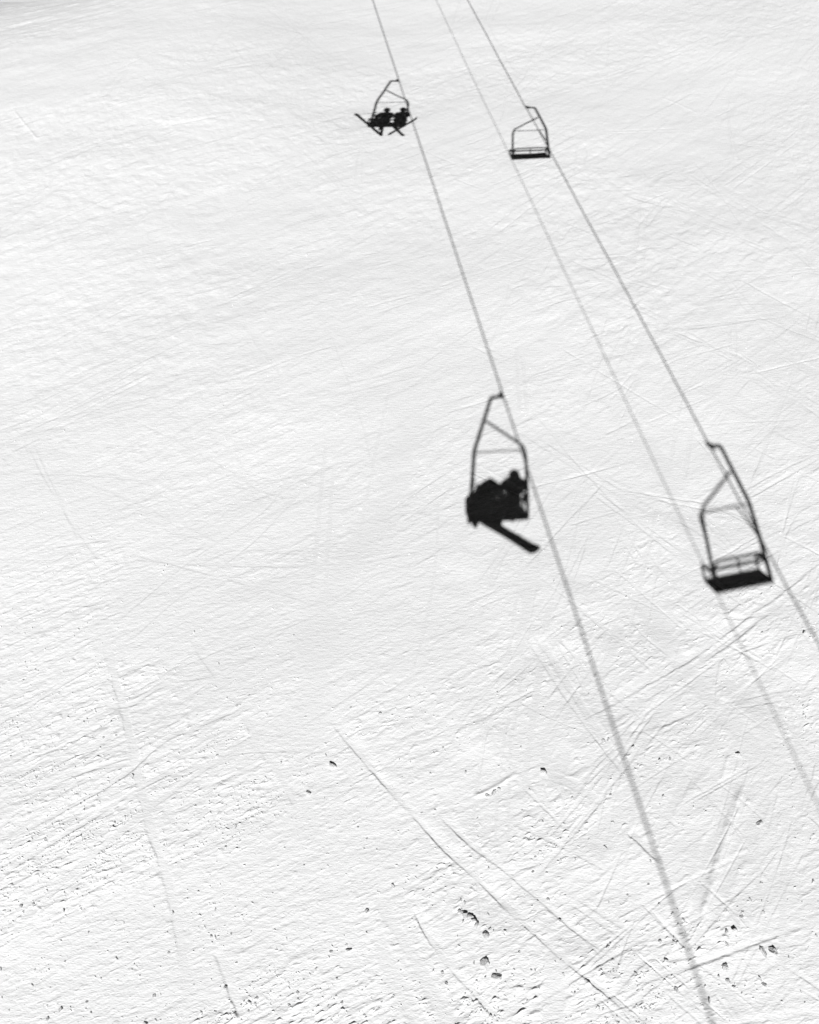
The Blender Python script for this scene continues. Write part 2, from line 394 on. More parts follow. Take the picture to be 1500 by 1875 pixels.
    h += 0.0060*streak*(.35+.9*rough)*(1-.8*flat)
    ridge = 1-np.abs(fbm(U, V, .11, 2, .5, 81, R(-5), 2.6))
    h += 0.006*np.clip(ridge-.62, 0, 1)*rough
    g1 = fbm(U, V, .072, 2, .55, 91, R(4), 2.1)
    g1 = fbm(U, V - .023*g1, .072, 2, .55, 91, R(4), 2.1)
    h += 0.0040*g1*(.22+1.05*rough)*(1-.7*flat)
    g2 = np.clip(fbm(U, V, .065, 2, .5, 101, 0, 1.9), 0, 2)
    g2 = np.clip(fbm(U, V - .024*g2, .065, 2, .5, 101, 0, 1.9)-.55, 0, 1)
    h += 0.015*g2*rough*(1+1.6*(1-sstep(3, 12, t)))
    h += tr
    # keep the near detail from ending in a step
    edge = sstep(-3, -1, t)*(1-sstep(50, 60, t))*(1-sstep(32, 40, np.abs(x)))
    H[near] += h*edge; RG[near] = rough
    if len(X) > 100000:
        PACK[0] = np.zeros_like(X); PACK[0][near] = flat
    return H.reshape(shp), RG.reshape(shp)

def base_hill(X, T):
    """plane, easing off to gentler ground far away; returns world coordinates for n=0"""
    Y = T*CB
    f = lambda y: np.where(y > 180, 180*math.tan(BETA) + 240*(1-np.exp(-(y-180)*math.tan(BETA)/240)),
                  np.where(y < -120, -120*math.tan(BETA) - 140*(1-np.exp((y+120)*math.tan(BETA)/140)), y*math.tan(BETA)))
    return X, Y, f(Y)

def build_snow():
    ts = [0.6]
    while ts[-1] < 47:
        ts.append(ts[-1] + 7.2e-5*(0.636*ts[-1]+9.82)**2*.88)
    up = []; v = ts[-1]; st = .25
    while v < 2600: v += st; st *= 1.16; up.append(v)
    dn = []; v = ts[0]; st = .02
    while v > -2600: v -= st; st *= 1.14; dn.append(v)
    tt = np.array(dn[::-1] + ts + up)
    us = list(np.linspace(-1, 1, 1280)); ext = []; v = 1.0; st = .004
    while v < 90: v += st; st *= 1.18; ext.append(v)
    uu = np.array([-e for e in ext[::-1]] + us + ext)
    hw = 5.9 + .36*np.clip(tt, -2, 47)          # the fine strip widens up the hill
    hw = np.maximum(hw, 5.2); far = np.abs(tt)
    X = uu[None, :]*hw[:, None]; T = np.repeat(tt[:, None], len(uu), 1)
    H, RG = surface(X, T)
    bx, by, bz = base_hill(X, T)
    V = np.stack([bx, by - H*SB, bz + H*CB], -1).reshape(-1, 3).astype(np.float32)
    nr, nc = X.shape
    idx = np.arange(nr*nc).reshape(nr, nc)
    F = np.stack([idx[:-1, :-1], idx[:-1, 1:], idx[1:, 1:], idx[1:, :-1]], -1).reshape(-1, 4).astype(np.int32)
    me = bpy.data.meshes.new('snow_slope')
    me.vertices.add(len(V)); me.vertices.foreach_set('co', V.ravel())
    me.loops.add(F.size); me.loops.foreach_set('vertex_index', F.ravel())
    me.polygons.add(len(F)); me.polygons.foreach_set('loop_start', np.arange(0, F.size, 4, dtype=np.int32))
    me.polygons.foreach_set('loop_total', np.full(len(F), 4, np.int32))
    me.polygons.foreach_set('use_smooth', np.ones(len(F), bool))
    me.update(calc_edges=True)
    o = link('snow_slope', me, None, SNOW)
    at = me.attributes.new('packed', 'FLOAT', 'POINT'); at.data.foreach_set('value', PACK[0].astype(np.float32))
    tag(o, kind='structure')
    print('snow verts', len(V)); return o
_t0 = time.time()
build_snow(); print('snow built', round(time.time()-_t0, 1))
# ------------------------------------------------------------------ snow clods and crumbs
from mathutils import noise
def rock_verts(rg, sub=2, rough=.28):
    bm = bmesh.new(); bmesh.ops.create_icosphere(bm, subdivisions=sub, radius=1)
    rg0 = rg.uniform(0, 99)
    s = (rg.uniform(.8, 1.25), rg.uniform(.75, 1.1), rg.uniform(.7, 1.0))
    planes = [(Vector((rg.gauss(0, 1), rg.gauss(0, 1), rg.gauss(0, 1))).normalized(), rg.uniform(.35, .85)) for _ in range(9)]
    for v in bm.verts:
        c = v.co.copy()
        for n, d in planes:                     # broken facets
            q = c.dot(n)
            if q > d: c -= n*(q-d)
        c *= 1 + rg.uniform(-rough, rough)*.4 + .3*noise.noise(c*1.7+Vector((rg0, 0, 0))) + .12*noise.noise(c*5+Vector((0, rg0, 0)))
        v.co = Vector((c.x*s[0], c.y*s[1], c.z*s[2]))
    return bm
def place_matrix(x, t, n, rz):
    e1 = Vector((1, 0, 0)); e2 = Vector((0, CB, SB)); e3 = Vector((0, -SB, CB))
    M = Matrix((e1, e2, e3)).transposed().to_4x4()
    return Matrix.Translation(PW(x, t, n)) @ M @ Matrix.Rotation(rz, 4, 'Z')
CLOD_MESH = []
for k in range(14):
    rg = random.Random(100+k); bm = rock_verts(rg, 3, .12)
    bmesh.ops.recalc_face_normals(bm, faces=bm.faces)
    me = bpy.data.meshes.new('snow_clod'); bm.to_mesh(me); bm.free()
    me.polygons.foreach_set('use_smooth', [False]*len(me.polygons))
    me.materials.append(SNOW); CLOD_MESH.append(me)
BIG = [ (-1.29, 5.12, 0.072),(-1.64, 4.66, 0.053),(2.2, 4.99, 0.063),(5.48, 5.28, 0.055),(-1.4, 5.29, 0.029),(-0.63, 2.9, 0.04),(-0.88, 2.39, 0.043),(-1.13, 2.37, 0.031),(-3.52, 2.9, 0.028),(-3.48, 2.37, 0.027),(1.11, 2.58, 0.047),(1.23, 2.05, 0.061),(1.07, 2.21, 0.07),(0.76, 2.89, 0.04),(0.83, 2.85, 0.048),(0.9, 2.81, 0.056),(0.94, 2.77, 0.048),(0.98, 2.71, 0.04),(5.08, 2.35, 0.062),(5.22, 2.36, 0.062),(4.95, 2.02, 0.046),(4.99, 1.95, 0.046),(3.04, 3.79, 0.038),(3.74, 1.89, 0.046),(3.63, 2.5, 0.031),(3.67, 2.25, 0.035),(3.28, 5.52, 0.046),(3.36, 5.55, 0.037),(3.75, 5.42, 0.037),(5.52, 4.16, 0.052),(7.3, 7.59, 0.051),(6.54, 7.61, 0.035),(-14.57, 29.56, 0.079),(-5.82, 2.99, 0.032),(-5.16, 2.93, 0.032),(-4.87, 1.68, 0.038),(-3.64, 1.5, 0.037),(-3.59, 1.83, 0.034),(-0.51, 6.02, 0.033),(-2.82, 6.36, 0.029),(-3.01, 6.17, 0.028),(-2.96, 6.19, 0.028),(4.16, 5.19, 0.036),(4.33, 5.2, 0.036),(4.72, 2.64, 0.056),(4.61, 2.61, 0.047),(4.58, 2.46, 0.039),(4.49, 2.17, 0.054),(4.17, 1.77, 0.045),(1.46, 4.71, 0.053),(1.37, 4.66, 0.053),(1.26, 4.62, 0.044),(4.49, 2.0, 0.038),(-0.25, 3.25, 0.037),(4.88, 2.81, 0.04),(5.08, 3.05, 0.032),(6.09, 3.31, 0.033),(-4.34, 13.65, 0.032),(-5.14, 5.87, 0.023),(-2.89, 19.73, 0.039),(-3.4, 15.22, 0.034),(10.56, 18.86, 0.038),(6.55, 7.59, 0.03) ]

NAMED = {0: 'largest snow clod left of centre, with a small one above it', 2: 'lone clod with a broad black shadow, left of the rope shadow', 1: 'snow clod below and left of the largest one', 3: 'snow clod beside the smooth track at the lower right, alone', 10: 'tall dark-capped clod below the broken crust, near the bottom middle', 11: 'lowest clod of the group near the bottom middle', 12: 'wide round-backed clod in the group near the bottom middle', 18: 'left clod of a close pair near the bottom right corner', 19: 'right clod of a close pair near the bottom right corner', 32: 'lone dark-shadowed lump near the upper left edge', 6: 'snow clod left of the broken crust, low in the picture', 29: 'snow clod on the right between the two rope shadows'}
TODO = []
def clod(*a): TODO.append(a)
def clod_now(x, t, r, label, group, k, rg, h):
    o = bpy.data.objects.new('snow_clod', CLOD_MESH[k % len(CLOD_MESH)]); COL.objects.link(o)
    o.matrix_world = place_matrix(x, t, h + r*.12, rg.uniform(0, 6.28)) @ Matrix.Diagonal((r, r*rg.uniform(.7, 1), r*rg.uniform(.75, 1.05), 1))
    tag(o, label, 'snow clod', group)
rg = random.Random(5)
for i, (x, t, r) in enumerate(BIG):
    lab = NAMED.get(i)
    if 13 <= i <= 17: r *= 1.35                # the broken crust
    if lab: clod(x, t, r*1.15, lab, 'large snow clods', i, rg)
    else:
        clod(x, t, r*.95, 'fist-sized rough snow clod lying alone on the ' + ('right' if x > 1 else 'left') + ' half of the slope',
             'fist-sized clods on the ' + ('right' if x > 1 else 'left'), i, rg)
cand = []
for _ in range(3000):
    t = 1.3 + abs(rg.gauss(0, 1))*3.6; x = rg.uniform(-1, 1)*(5.2+.35*t)
    if t < 16 and not (x < 0 and rg.random() < .45): cand.append((x, t))
_h, _r = surface(np.array([c[0] for c in cand]), np.array([c[1] for c in cand]))
n = 0
for (x, t), q in zip(cand, _r):
    if n >= 225: break
    if rg.random() > float(q)*2.2: continue
    where = 'right' if x > 0 else 'left'
    clod(x, t, rg.uniform(.013, .028), 'small snow lump with a dark shadow in the rough snow, ' + where + ' half of the slope',
         'small snow lumps on the ' + where, n, rg); n += 1
_h, _r = surface(np.array([c[0] for c in TODO]), np.array([c[1] for c in TODO]))
for c, q in zip(TODO, _h): clod_now(*c, float(q))

def build_crumbs():
    g = np.random.default_rng(3); want = 24000
    bm = bmesh.new(); bmesh.ops.create_icosphere(bm, subdivisions=1, radius=1)
    bv = np.array([v.co[:] for v in bm.verts]); bf = np.array([[v.index for v in f.verts] for f in bm.faces]); bm.free()
    t = 1.2 + np.abs(g.normal(0, 1, 200000))*6.0; x = g.uniform(-1, 1, 200000)*(5.3+.36*t)
    for kind, w, d, P in ALLTR:                 # crumbs thrown up along the cuts
        if kind != 'g' or d < .010: continue
        P = np.array(P)
        if P[:, 1].min() > 16: continue
        q = g.integers(0, len(P), 90); jx = np.abs(g.normal(0, .10, 90)) + w*.6
        x = np.append(x, P[q, 0] + g.normal(0, .12, 90)); t = np.append(t, P[q, 1] + jx*g.choice([-1, 1], 90))
    o_ = g.permutation(len(x)); x, t = x[o_], t[o_]
    k = (t < 34) & (t > 1.1); x, t = x[k], t[k]
    # crumbs collect in strings along the wind and beside the tracks
    cl = fbm(x, t, .35, 3, .7, 131, R(25), 3.0); cl2 = fbm(x, t, 2.5, 2, .6, 141)
    h, rgh = surface(x, t)
    p = np.clip(rgh*1.3-.08, 0, 1)*(.10+.5*sstep(-.1, .9, cl))*(.35 + .6*sstep(-.4, .7, cl2))*.44
    sel = g.random(len(x)) < p*1.3; x, t, h = x[sel], t[sel], h[sel]
    if len(x) > want: x, t, h = x[:want], t[:want], h[:want]
    n = len(x); print('crumbs', n)
    r = .0048 + .0095*g.random(n)**2.6 + (.009*(g.random(n) < .05))
    jit = 1 + .85*(g.random((n, len(bv), 1))-.5)
    a = g.uniform(0, 6.28, n); c, s = np.cos(a)[:, None], np.sin(a)[:, None]
    B = bv[None]*jit*np.stack([1+g.random(n), np.ones(n)*.9, .75+.3*g.random(n)], -1)[:, None, :]*r[:, None, None]
    lx = B[..., 0]*c - B[..., 1]*s + x[:, None]; lt = B[..., 0]*s + B[..., 1]*c + t[:, None]
    ln = B[..., 2] + (h + r*.15)[:, None]
    V = np.stack([lx, lt*CB - ln*SB, lt*SB + ln*CB], -1).reshape(-1, 3)
    F = (bf[None] + (np.arange(n)*len(bv))[:, None, None]).reshape(-1, 3)
    me = bpy.data.meshes.new('snow_crumbs'); me.from_pydata(V.tolist(), [], F.tolist()); me.update()
    o = link('snow_crumbs', me, None, SNOW)
    tag(o, 'fine white snow crumbs strewn in strings over the rough snow', 'snow crumbs', kind='stuff')
build_crumbs()

# ------------------------------------------------------------------ the chairlift
HR = 13.5
AZ = R(8.4)                                    # the line climbs a little to the left
KS = 1/math.sin(ALPHA)
def lift(x, t, n=HR):                          # the point n above the hill whose sunlight reaches (x, t)
    return (x + _d[0]*-n*KS, t + _d[1]*-n*KS, n)
def rope_x(t, kind):                           # where each line's shadow crosses the hill
    return {'up': 4.30 - .1475*t, 'mid': 7.08 - .1475*t, 'down': 8.56 - .1475*t}[kind]
def sag(t):                                    # cable height above the hill between the two towers
    return HR + ((t-20)/75)**2*1.3 - .1
def line_pts(kind, t0, t1, step, extra=0.0):
    off = lift(0, 0, HR); out = []
    t = t0
    while t <= t1 + 1e-6:
        n = sag(t) + extra
        X = rope_x(t-off[1], kind) + off[0]
        out.append((X, t, n)); t += step
    return out
TOW = (-52.0, 92.0)
#   haul rope: one closed loop round a wheel beyond each tower
up = line_pts('up', TOW[0], TOW[1], 4); dn = line_pts('down', TOW[0], TOW[1], 4)
def wheel_end(t, z):
    a = line_pts('up', t, t, 1)[0]; b = line_pts('down', t, t, 1)[0]
    return a, b, z
def loop_points():
    P = [PW(*p) for p in up]
    a = line_pts('up', 116, 116, 1)[0]; b = line_pts('down', 116, 116, 1)[0]
    c = ((a[0]+b[0])/2, 116); rad = (b[0]-a[0])/2
    top = [PW(c[0]-rad*math.cos(q), c[1]+rad*math.sin(q), 5.0) for q in np.linspace(0, math.pi, 17)]
    P += top + [PW(*p) for p in reversed(dn)]
    a = line_pts('up', -76, -76, 1)[0]; b = line_pts('down', -76, -76, 1)[0]; c2 = ((a[0]+b[0])/2, -76)
    P += [PW(c2[0]+rad*math.cos(q), c2[1]-rad*math.sin(q), 5.0) for q in np.linspace(0, math.pi, 17)]
    return P, c, c2, rad
LP, CTOP, CBOT, WR = loop_points()
bm = bmesh.new(); tube(bm, LP, .0185, 10, closed=True)
o = from_bm('haul_rope', bm, ROPE)
tag(o, 'long steel haul rope loop casting the outer left and right line shadows on the snow', 'rope')
bm = bmesh.new(); tube(bm, [PW(*p) for p in line_pts('mid', TOW[0], TOW[1], 4, .25)], .0105, 8)
o = from_bm('signal_cable', bm, ROPE)
tag(o, 'thin cable casting the faint middle line shadow between the two rope shadows', 'cable')

def tower(t, label):
    a = line_pts('up', t, t, 1)[0]; b = line_pts('down', t, t, 1)[0]; m = line_pts('mid', t, t, 1, .25)[0]
    c = (a[0]+b[0])/2; hr = a[2]
    root = empty('lift_tower', Matrix.Translation(PW(c, t, 0)) @ Matrix.Rotation(AZ, 4, 'Z'))
    tag(root, label, 'lift tower')
    top = hr/CB + .1
    half = (b[0]-a[0])/2/math.cos(AZ)
    bm = bmesh.new(); tube(bm, [(0, 0, -.8), (0, 0, top*.5), (0, 0, top+.5)], [.45, .38, .26], 20); from_bm('mast', bm, STEEL, root)
    bm = bmesh.new(); tube(bm, [(0, 0, -1.0), (0, 0, .35)], .75, 20); from_bm('footing', bm, material('concrete', .3, .9, 0, .004, 8), root, False)
    bm = bmesh.new(); box(bm, (0, 0, top+.35), (half*2+1.1, .32, .34), bev=.03); box(bm, (0, 0, top+.62), (.7, .5, .2), bev=.02)
    for s in (-1, 1): tube(bm, [(0, 0, top-1.3), (s*half*.7, 0, top+.2)], .06, 8)
    tube(bm, [((m[0]-c), 0, top+.5), ((m[0]-c), 0, top+.9-.35)], .04, 8)
    from_bm('crossarm', bm, STEEL, root)
    bm = bmesh.new()
    for s in (-1, 1): tube(bm, [(.5+s*.17, -.35, .5), (.42+s*.17, -.35, top)], .02, 6)
    for k in range(int(top/.3)):
        z = .7+k*.3
        if z < top: tube(bm, [(.5-.17-.08*z/top, -.35, z), (.5+.17-.08*z/top, -.35, z)], .013, 6)
    from_bm('ladder', bm, STEEL, root)
    for s in (-1, 1):
        bm = bmesh.new(); box(bm, (s*half, 0, top+.1), (.1, 2.6, .16), Matrix.Rotation(BETA, 3, 'X'), bev=.015)
        tube(bm, [(s*half, 0, top+.1), (s*half, 0, top+.3)], .07, 10)
        sh = from_bm('sheave_beam', bm, DARKSTEEL, root)
        for q in (-1.1, -.55, 0, .55, 1.1):
            bm = bmesh.new(); cx = s*half + .0; y, z = q*CB, q*SB + top - .12
            tube(bm, [(cx-.05, y, z), (cx+.05, y, z)], .17, 20); tube(bm, [(cx-.07, y, z), (cx+.07, y, z)], .05, 10)
            from_bm('sheave_wheel', bm, RUBBER, sh)
    return root
tower(TOW[0], 'steel lift tower standing on the slope below the photographer')
tower(TOW[1], 'steel lift tower standing high on the slope above the photographed snow')
def station(c, label):
    root = empty('return_wheel_station', Matrix.Translation(PW(c[0], c[1], 0)) @ Matrix.Rotation(AZ, 4, 'Z')); tag(root, label, 'lift station')
    up_n = 5.0/CB
    bm = bmesh.new(); tube(bm, [(0, 0, -1), (0, 0, up_n+.6)], [.6, .4], 24); from_bm('mast', bm, STEEL, root)
    bm = bmesh.new(); Rm = Matrix.Rotation(BETA, 3, 'X'); ct = Vector((0, -5.0*SB, 5.0*CB))
    ring = [ct + Rm @ Vector((math.cos(q)*(WR-.1), math.sin(q)*(WR-.1), 0)) for q in np.linspace(0, 2*math.pi, 49)[:-1]]
    tube(bm, ring, .09, 10, closed=True)
    for k in range(6):
        q = k*math.pi/3; tube(bm, [ct, ct + Rm @ Vector((math.cos(q)*(WR-.15), math.sin(q)*(WR-.15), 0))], .06, 8)
    tube(bm, [ct + Rm @ Vector((0, 0, -.25)), ct + Rm @ Vector((0, 0, .25))], .3, 16)
    from_bm('bull_wheel', bm, DARKSTEEL, root)
    bm = bmesh.new(); box(bm, (0, -1.6, 1.6), (2.2, 2.6, 4.0), bev=.05); box(bm, (0, -1.6, 3.72), (2.6, 3.0, .2), bev=.03)
    from_bm('machine_house', bm, material('painted board', .3, .7, 0, .003, 6), root, False)
station(CTOP, 'upper return wheel of the chairlift, far up the slope out of frame')
station(CBOT, 'lower return wheel of the chairlift, far down the slope out of frame')

def make_chair(M, label, lowered, mirror=False):
    """origin at the grip on the rope; arm on the -x side, riders face +y"""
    root = empty('lift_chair', M); tag(root, label, 'lift chair', 'two-seat chairs hanging on the haul rope')
    bm = bmesh.new(); box(bm, (-.03, 0, 0), (.09, .20, .08), bev=.02); tube(bm, [(-.01, -.16, .0), (-.01, .16, .0)], .034, 12)
    from_bm('rope_grip', bm, DARKSTEEL, root)
    bm = bmesh.new(); tube(bm, bend([(0, 0, -.02), (-.27, 0, -.04), (-.63, 0, -1.30), (-.66, -.02, -2.30), (-.68, .0, -2.78)], .04), .043, 14)
    from_bm('hanger_arm', bm, DARKSTEEL, root)
    bm = bmesh.new(); tube(bm, bend([(-.37, 0, -.62), (.50, 0, -1.25), (.55, 0, -1.5), (.56, -.02, -2.30), (.56, 0, -2.76)], .08), [.030]*7+[.036]*(len(bend([(-.37, 0, -.62), (.50, 0, -1.25), (.55, 0, -1.5), (.56, -.02, -2.30), (.56, 0, -2.76)], .08))-7), 14)
    from_bm('side_frame', bm, DARKSTEEL, root)
    bm = bmesh.new(); tube(bm, [(-.63, 0, -1.33), (.54, 0, -1.33)], .016, 10); from_bm('cross_brace', bm, DARKSTEEL, root)
    # seat: padded bench on a frame
    bm = bmesh.new(); box(bm, (-.05, .18, -2.705), (1.20, .36, .10), bev=.03); seat = from_bm('seat', bm, SEATPAD, root)
    bm = bmesh.new(); tube(bm, bend([(-.68, -.02, -2.76), (-.64, .38, -2.76), (.53, .38, -2.76), (.56, -.02, -2.76)], .1), .026, 10)
    tube(bm, [(-.68, -.02, -2.76), (.56, -.02, -2.76)], .026, 10); tube(bm, [(-.02, -.02, -2.76), (-.02, .38, -2.76)], .02, 8)
    from_bm('seat_frame', bm, DARKSTEEL, root)
    bm = bmesh.new()
    tube(bm, bend([(-.64, -.03, -2.5), (-.60, -.05, -2.23), (.48, -.05, -2.23), (.54, -.03, -2.5)], .07), .027, 10)
    tube(bm, [(-.03, -.05, -2.23), (-.03, -.02, -2.74)], .018, 8)
    br = from_bm('backrest', bm, DARKSTEEL, root)
    bm = bmesh.new(); box(bm, (-.02, -.045, -2.36), (1.04, .025, .065), bev=.006)
    from_bm('back_slat', bm, SEATPAD, br)
    for s in (-1, 1):
        x = -.67 if s < 0 else .57
        bm = bmesh.new(); tube(bm, bend([(x, -.02, -2.43), (x, .34, -2.42), (x, .40, -2.48), (x*.97, .38, -2.76)], .06), .024, 10)
        box(bm, (x, .17, -2.405), (.06, .30, .035), bev=.01)
        from_bm('armrest', bm, DARKSTEEL, root)
    # restraint bar: down across the laps, or thrown up behind the heads
    if lowered: pts = [(-.60, -.02, -1.92), (-.60, .46, -2.24), (.56, .46, -2.24), (.56, -.02, -1.92)]
    else: pts = [(-.60, -.02, -1.90), (-.46, .30, -1.46), (.46, .30, -1.46), (.57, -.02, -1.90)]
    bm = bmesh.new(); tube(bm, bend(pts, .09), .017, 10); from_bm('restraint_bar', bm, DARKSTEEL, root)
    if mirror:                                  # the chairs of the other side have the arm on +x
        for o in [c for c in root.children_recursive]:
            for v in o.data.vertices: v.co.x = -v.co.x
            o.data.flip_normals()
    return root
def chair_matrix(gx, gt, yaw):
    # gx, gt: where the grip's shadow lies; the grip itself is on the rope
    off = lift(0, 0, 1.0); n = HR
    for _ in range(5): n = sag(gt + off[1]*n)
    x, t, _n = lift(gx, gt, n)
    return Matrix.Translation(PW(x, t, n)) @ Matrix.Rotation(yaw, 4, 'Z')
M_LL = chair_matrix(2.20, 14.09, AZ)
M_UL = chair_matrix(-.42, 31.65, AZ)
M_LR = chair_matrix(6.73, 12.42, AZ + R(14))
M_UR = chair_matrix(4.25, 29.42, AZ)
make_chair(M_LL, 'two-seat chair carrying a snowboarder, casting the large dark shadow near the middle', True)
make_chair(M_UL, 'two-seat chair carrying two skiers, casting the small busy shadow at the top', True)
make_chair(M_LR, 'empty two-seat chair casting the large open-framed shadow at the right edge', False, True)
make_chair(M_UR, 'empty two-seat chair casting the small open-framed shadow near the top right', False, True)

# ------------------------------------------------------------------ riders
def skinned(name, nodes, edges, parent, mats, assign, sub=2):
    """one continuous body grown along a skeleton: nodes {key: (co, radius)}"""
    keys = list(nodes); ix = {k: i for i, k in enumerate(keys)}
    me = bpy.data.meshes.new(name); me.from_pydata([nodes[k][0] for k in keys], [(ix[a], ix[b]) for a, b in edges], [])
    o = bpy.data.objects.new(name, me); COL.objects.link(o)
    md = o.modifiers.new('skin', 'SKIN'); me.skin_vertices.new() if not me.skin_vertices else None
    for i, k in enumerate(keys):
        r = nodes[k][1]; sv = me.skin_vertices[0].data[i]
        sv.radius = (r, r) if not isinstance(r, tuple) else r; sv.use_root = (k == 'pelvis')
    md.use_smooth_shade = True
    s = o.modifiers.new('sub', 'SUBSURF'); s.levels = sub; s.render_levels = sub
    dg = bpy.context.evaluated_depsgraph_get(); dg.update()
    m2 = bpy.data.meshes.new_from_object(o.evaluated_get(dg)); o.modifiers.clear(); o.data = m2
    bpy.data.meshes.remove(me); m2.name = name
    m2.materials.clear()
    for m in mats: m2.materials.append(m)
    pos = {k: Vector(nodes[k][0]) for k in keys}
    for p in m2.polygons:
        c = p.center; k = min(edges, key=lambda e: (((pos[e[0]]+pos[e[1]])/2)-c).length - .45*(pos[e[0]]-pos[e[1]]).length)
        p.material_index = assign(k, c)
    m2.polygons.foreach_set('use_smooth', [True]*len(m2.polygons))
    o.parent = parent; return o
def rider(Mchair, cx, label, lean=(0, 0, 0), head=None, jacket=CLOTH_A, hands=((-.2, .44, -2.08), (.2, .44, -2.08)), feet=None, hood=False):
    """sits on the bench; all numbers in chair coordinates, root at the seat"""
    DZ = -.17; base = Vector((cx, .16, -2.50)); root = empty('person', Mchair @ Matrix.Translation(base + Vector((0, 0, DZ))))
    tag(root, label, 'person', 'riders on the lift chairs')
    L = Vector(lean); N = {}; E = []
    def nd(k, co, r): N[k] = ((Vector(co) - base)[:], r)
    def ed(*ks):
        for a, b in zip(ks[:-1], ks[1:]): E.append((a, b))
    nd('pelvis', (cx, .14, -2.38), (.20, .17)); nd('waist', Vector((cx, .12, -2.22)) + L*.3, (.215, .17))
    nd('chest', Vector((cx, .11, -2.02)) + L*.75, (.235, .18)); nd('collar', Vector((cx, .10, -1.90)) + L, (.17, .13))
    nd('neck', Vector((cx, .115, -1.83)) + L*1.1, .062)
    hd = Vector(head) if head else Vector((cx, .14, -1.74)) + L*1.2
    nd('head', hd + Vector((0, 0, -.03)), .085); nd('crown', hd + Vector((0, 0, .07)), .088)
    ed('pelvis', 'waist', 'chest', 'collar', 'neck', 'head', 'crown')
    ft = feet or (((cx-.15), .66, -2.97), ((cx+.13), .70, -2.92))
    for s, nm in ((-1, 'l'), (1, 'r')):
        sh = Vector((cx+s*.19, .11, -1.95)) + L*.95
        hand = Vector(hands[0 if s < 0 else 1]) + Vector((cx, 0, 0))
        el = (sh+hand)/2 + Vector((s*.06, -.04, -.10))
        nd(nm+'sh', sh, .11); nd(nm+'el', el, .085); nd(nm+'wr', hand + (el-hand).normalized()*.10, .06)
        nd(nm+'palm', hand + (el-hand).normalized()*.03, (.045, .028))
        ed('collar', nm+'sh', nm+'el', nm+'wr', nm+'palm')
        fd = (hand-el).normalized(); sd = Vector((1, 0, 0))
        for q, (o_, ln) in enumerate(((-.036, .06), (-.012, .072), (.012, .068), (.036, .055))):
            p0 = hand + fd*.02 + sd*o_; p1 = p0 + fd*ln*.55 + Vector((0, 0, .006)); p2 = p1 + fd*ln*.2 + Vector((0, 0, -ln*.6))
            nd(f'{nm}f{q}a', p0, .012); nd(f'{nm}f{q}b', p1, .0115); nd(f'{nm}f{q}c', p2, .010); ed(nm+'palm', f'{nm}f{q}a', f'{nm}f{q}b', f'{nm}f{q}c')
        tb = hand + (el-hand).normalized()*.01 - sd*s*.045; nd(nm+'t1', tb, .014); nd(nm+'t2', tb - sd*s*.018 + fd*.035 + Vector((0, 0, -.02)), .012); ed(nm+'palm', nm+'t1', nm+'t2')
        f = Vector(ft[0 if s < 0 else 1]); kn = Vector((cx+s*.13 + (f.x-cx-s*.13)*.25, .56, -2.40))
        nd(nm+'hip', (cx+s*.10, .20, -2.41), .135); nd(nm+'kn', kn, .105); nd(nm+'calf', kn.lerp(f, .45) + Vector((0, -.02, 0)), .09)
        nd(nm+'an', f + Vector((0, 0, .10)), .06); nd(nm+'heel', f + Vector((0, -.03, .02)), .05); nd(nm+'toe', f + Vector((0, .17, .0)), .045)
        ed('pelvis', nm+'hip', nm+'kn', nm+'calf', nm+'an', nm+'heel', nm+'toe')
    def assign(e, c):
        a, b = e
        if b in ('head', 'crown'): return 2
        if a.endswith('palm') or b.endswith('palm') or 'f' in b[1:2]: return 3
        if b.endswith(('hip', 'kn', 'calf', 'an')): return 1
        if b.endswith(('heel', 'toe')): return 4
        return 0
    skinned('body', N, E, root, [jacket, PANTS, SKIN_M, GLOVE, PLASTIC], assign)
    H = hd - base
    # face: nose, lips and ears under the goggles
    bm = bmesh.new()
    for c, s in (((0, .098, -.015), (.016, .022, .026)), ((0, .088, -.062), (.026, .012, .009)), ((-.092, 0, -.02), (.012, .024, .034)), ((.092, 0, -.02), (.012, .024, .034))):
        g = bmesh.ops.create_uvsphere(bm, u_segments=12, v_segments=8, radius=1)
        bmesh.ops.transform(bm, matrix=Matrix.Translation(H+Vector(c)) @ Matrix.Diagonal(s+(1,)), verts=g['verts'])
    from_bm('face_features', bm, SKIN_M, root)
    bm = bmesh.new(); g = bmesh.ops.create_uvsphere(bm, u_segments=28, v_segments=16, radius=1)
    bmesh.ops.transform(bm, matrix=Matrix.Translation(H+Vector((0, -.008, .035))) @ Matrix.Diagonal((.122, .142, .128, 1)), verts=g['verts'])
    bmesh.ops.delete(bm, geom=[v for v in bm.verts if v.co.z < H.z-.03 and v.co.y > H.y-.02 or v.co.z < H.z-.075], context='VERTS')
    hm = from_bm('hood' if hood else 'helmet', bm, jacket if hood else HELMET, root); md = hm.modifiers.new('thick', 'SOLIDIFY'); md.thickness = .014
    bm = bmesh.new(); tube(bm, bend([H+Vector((-.085, .075, .03)), H+Vector((-.05, .11, .028)), H+Vector((.05, .11, .028)), H+Vector((.085, .075, .03))], .03), .03, 12)
    from_bm('goggles', bm, LENS, root)
    return root
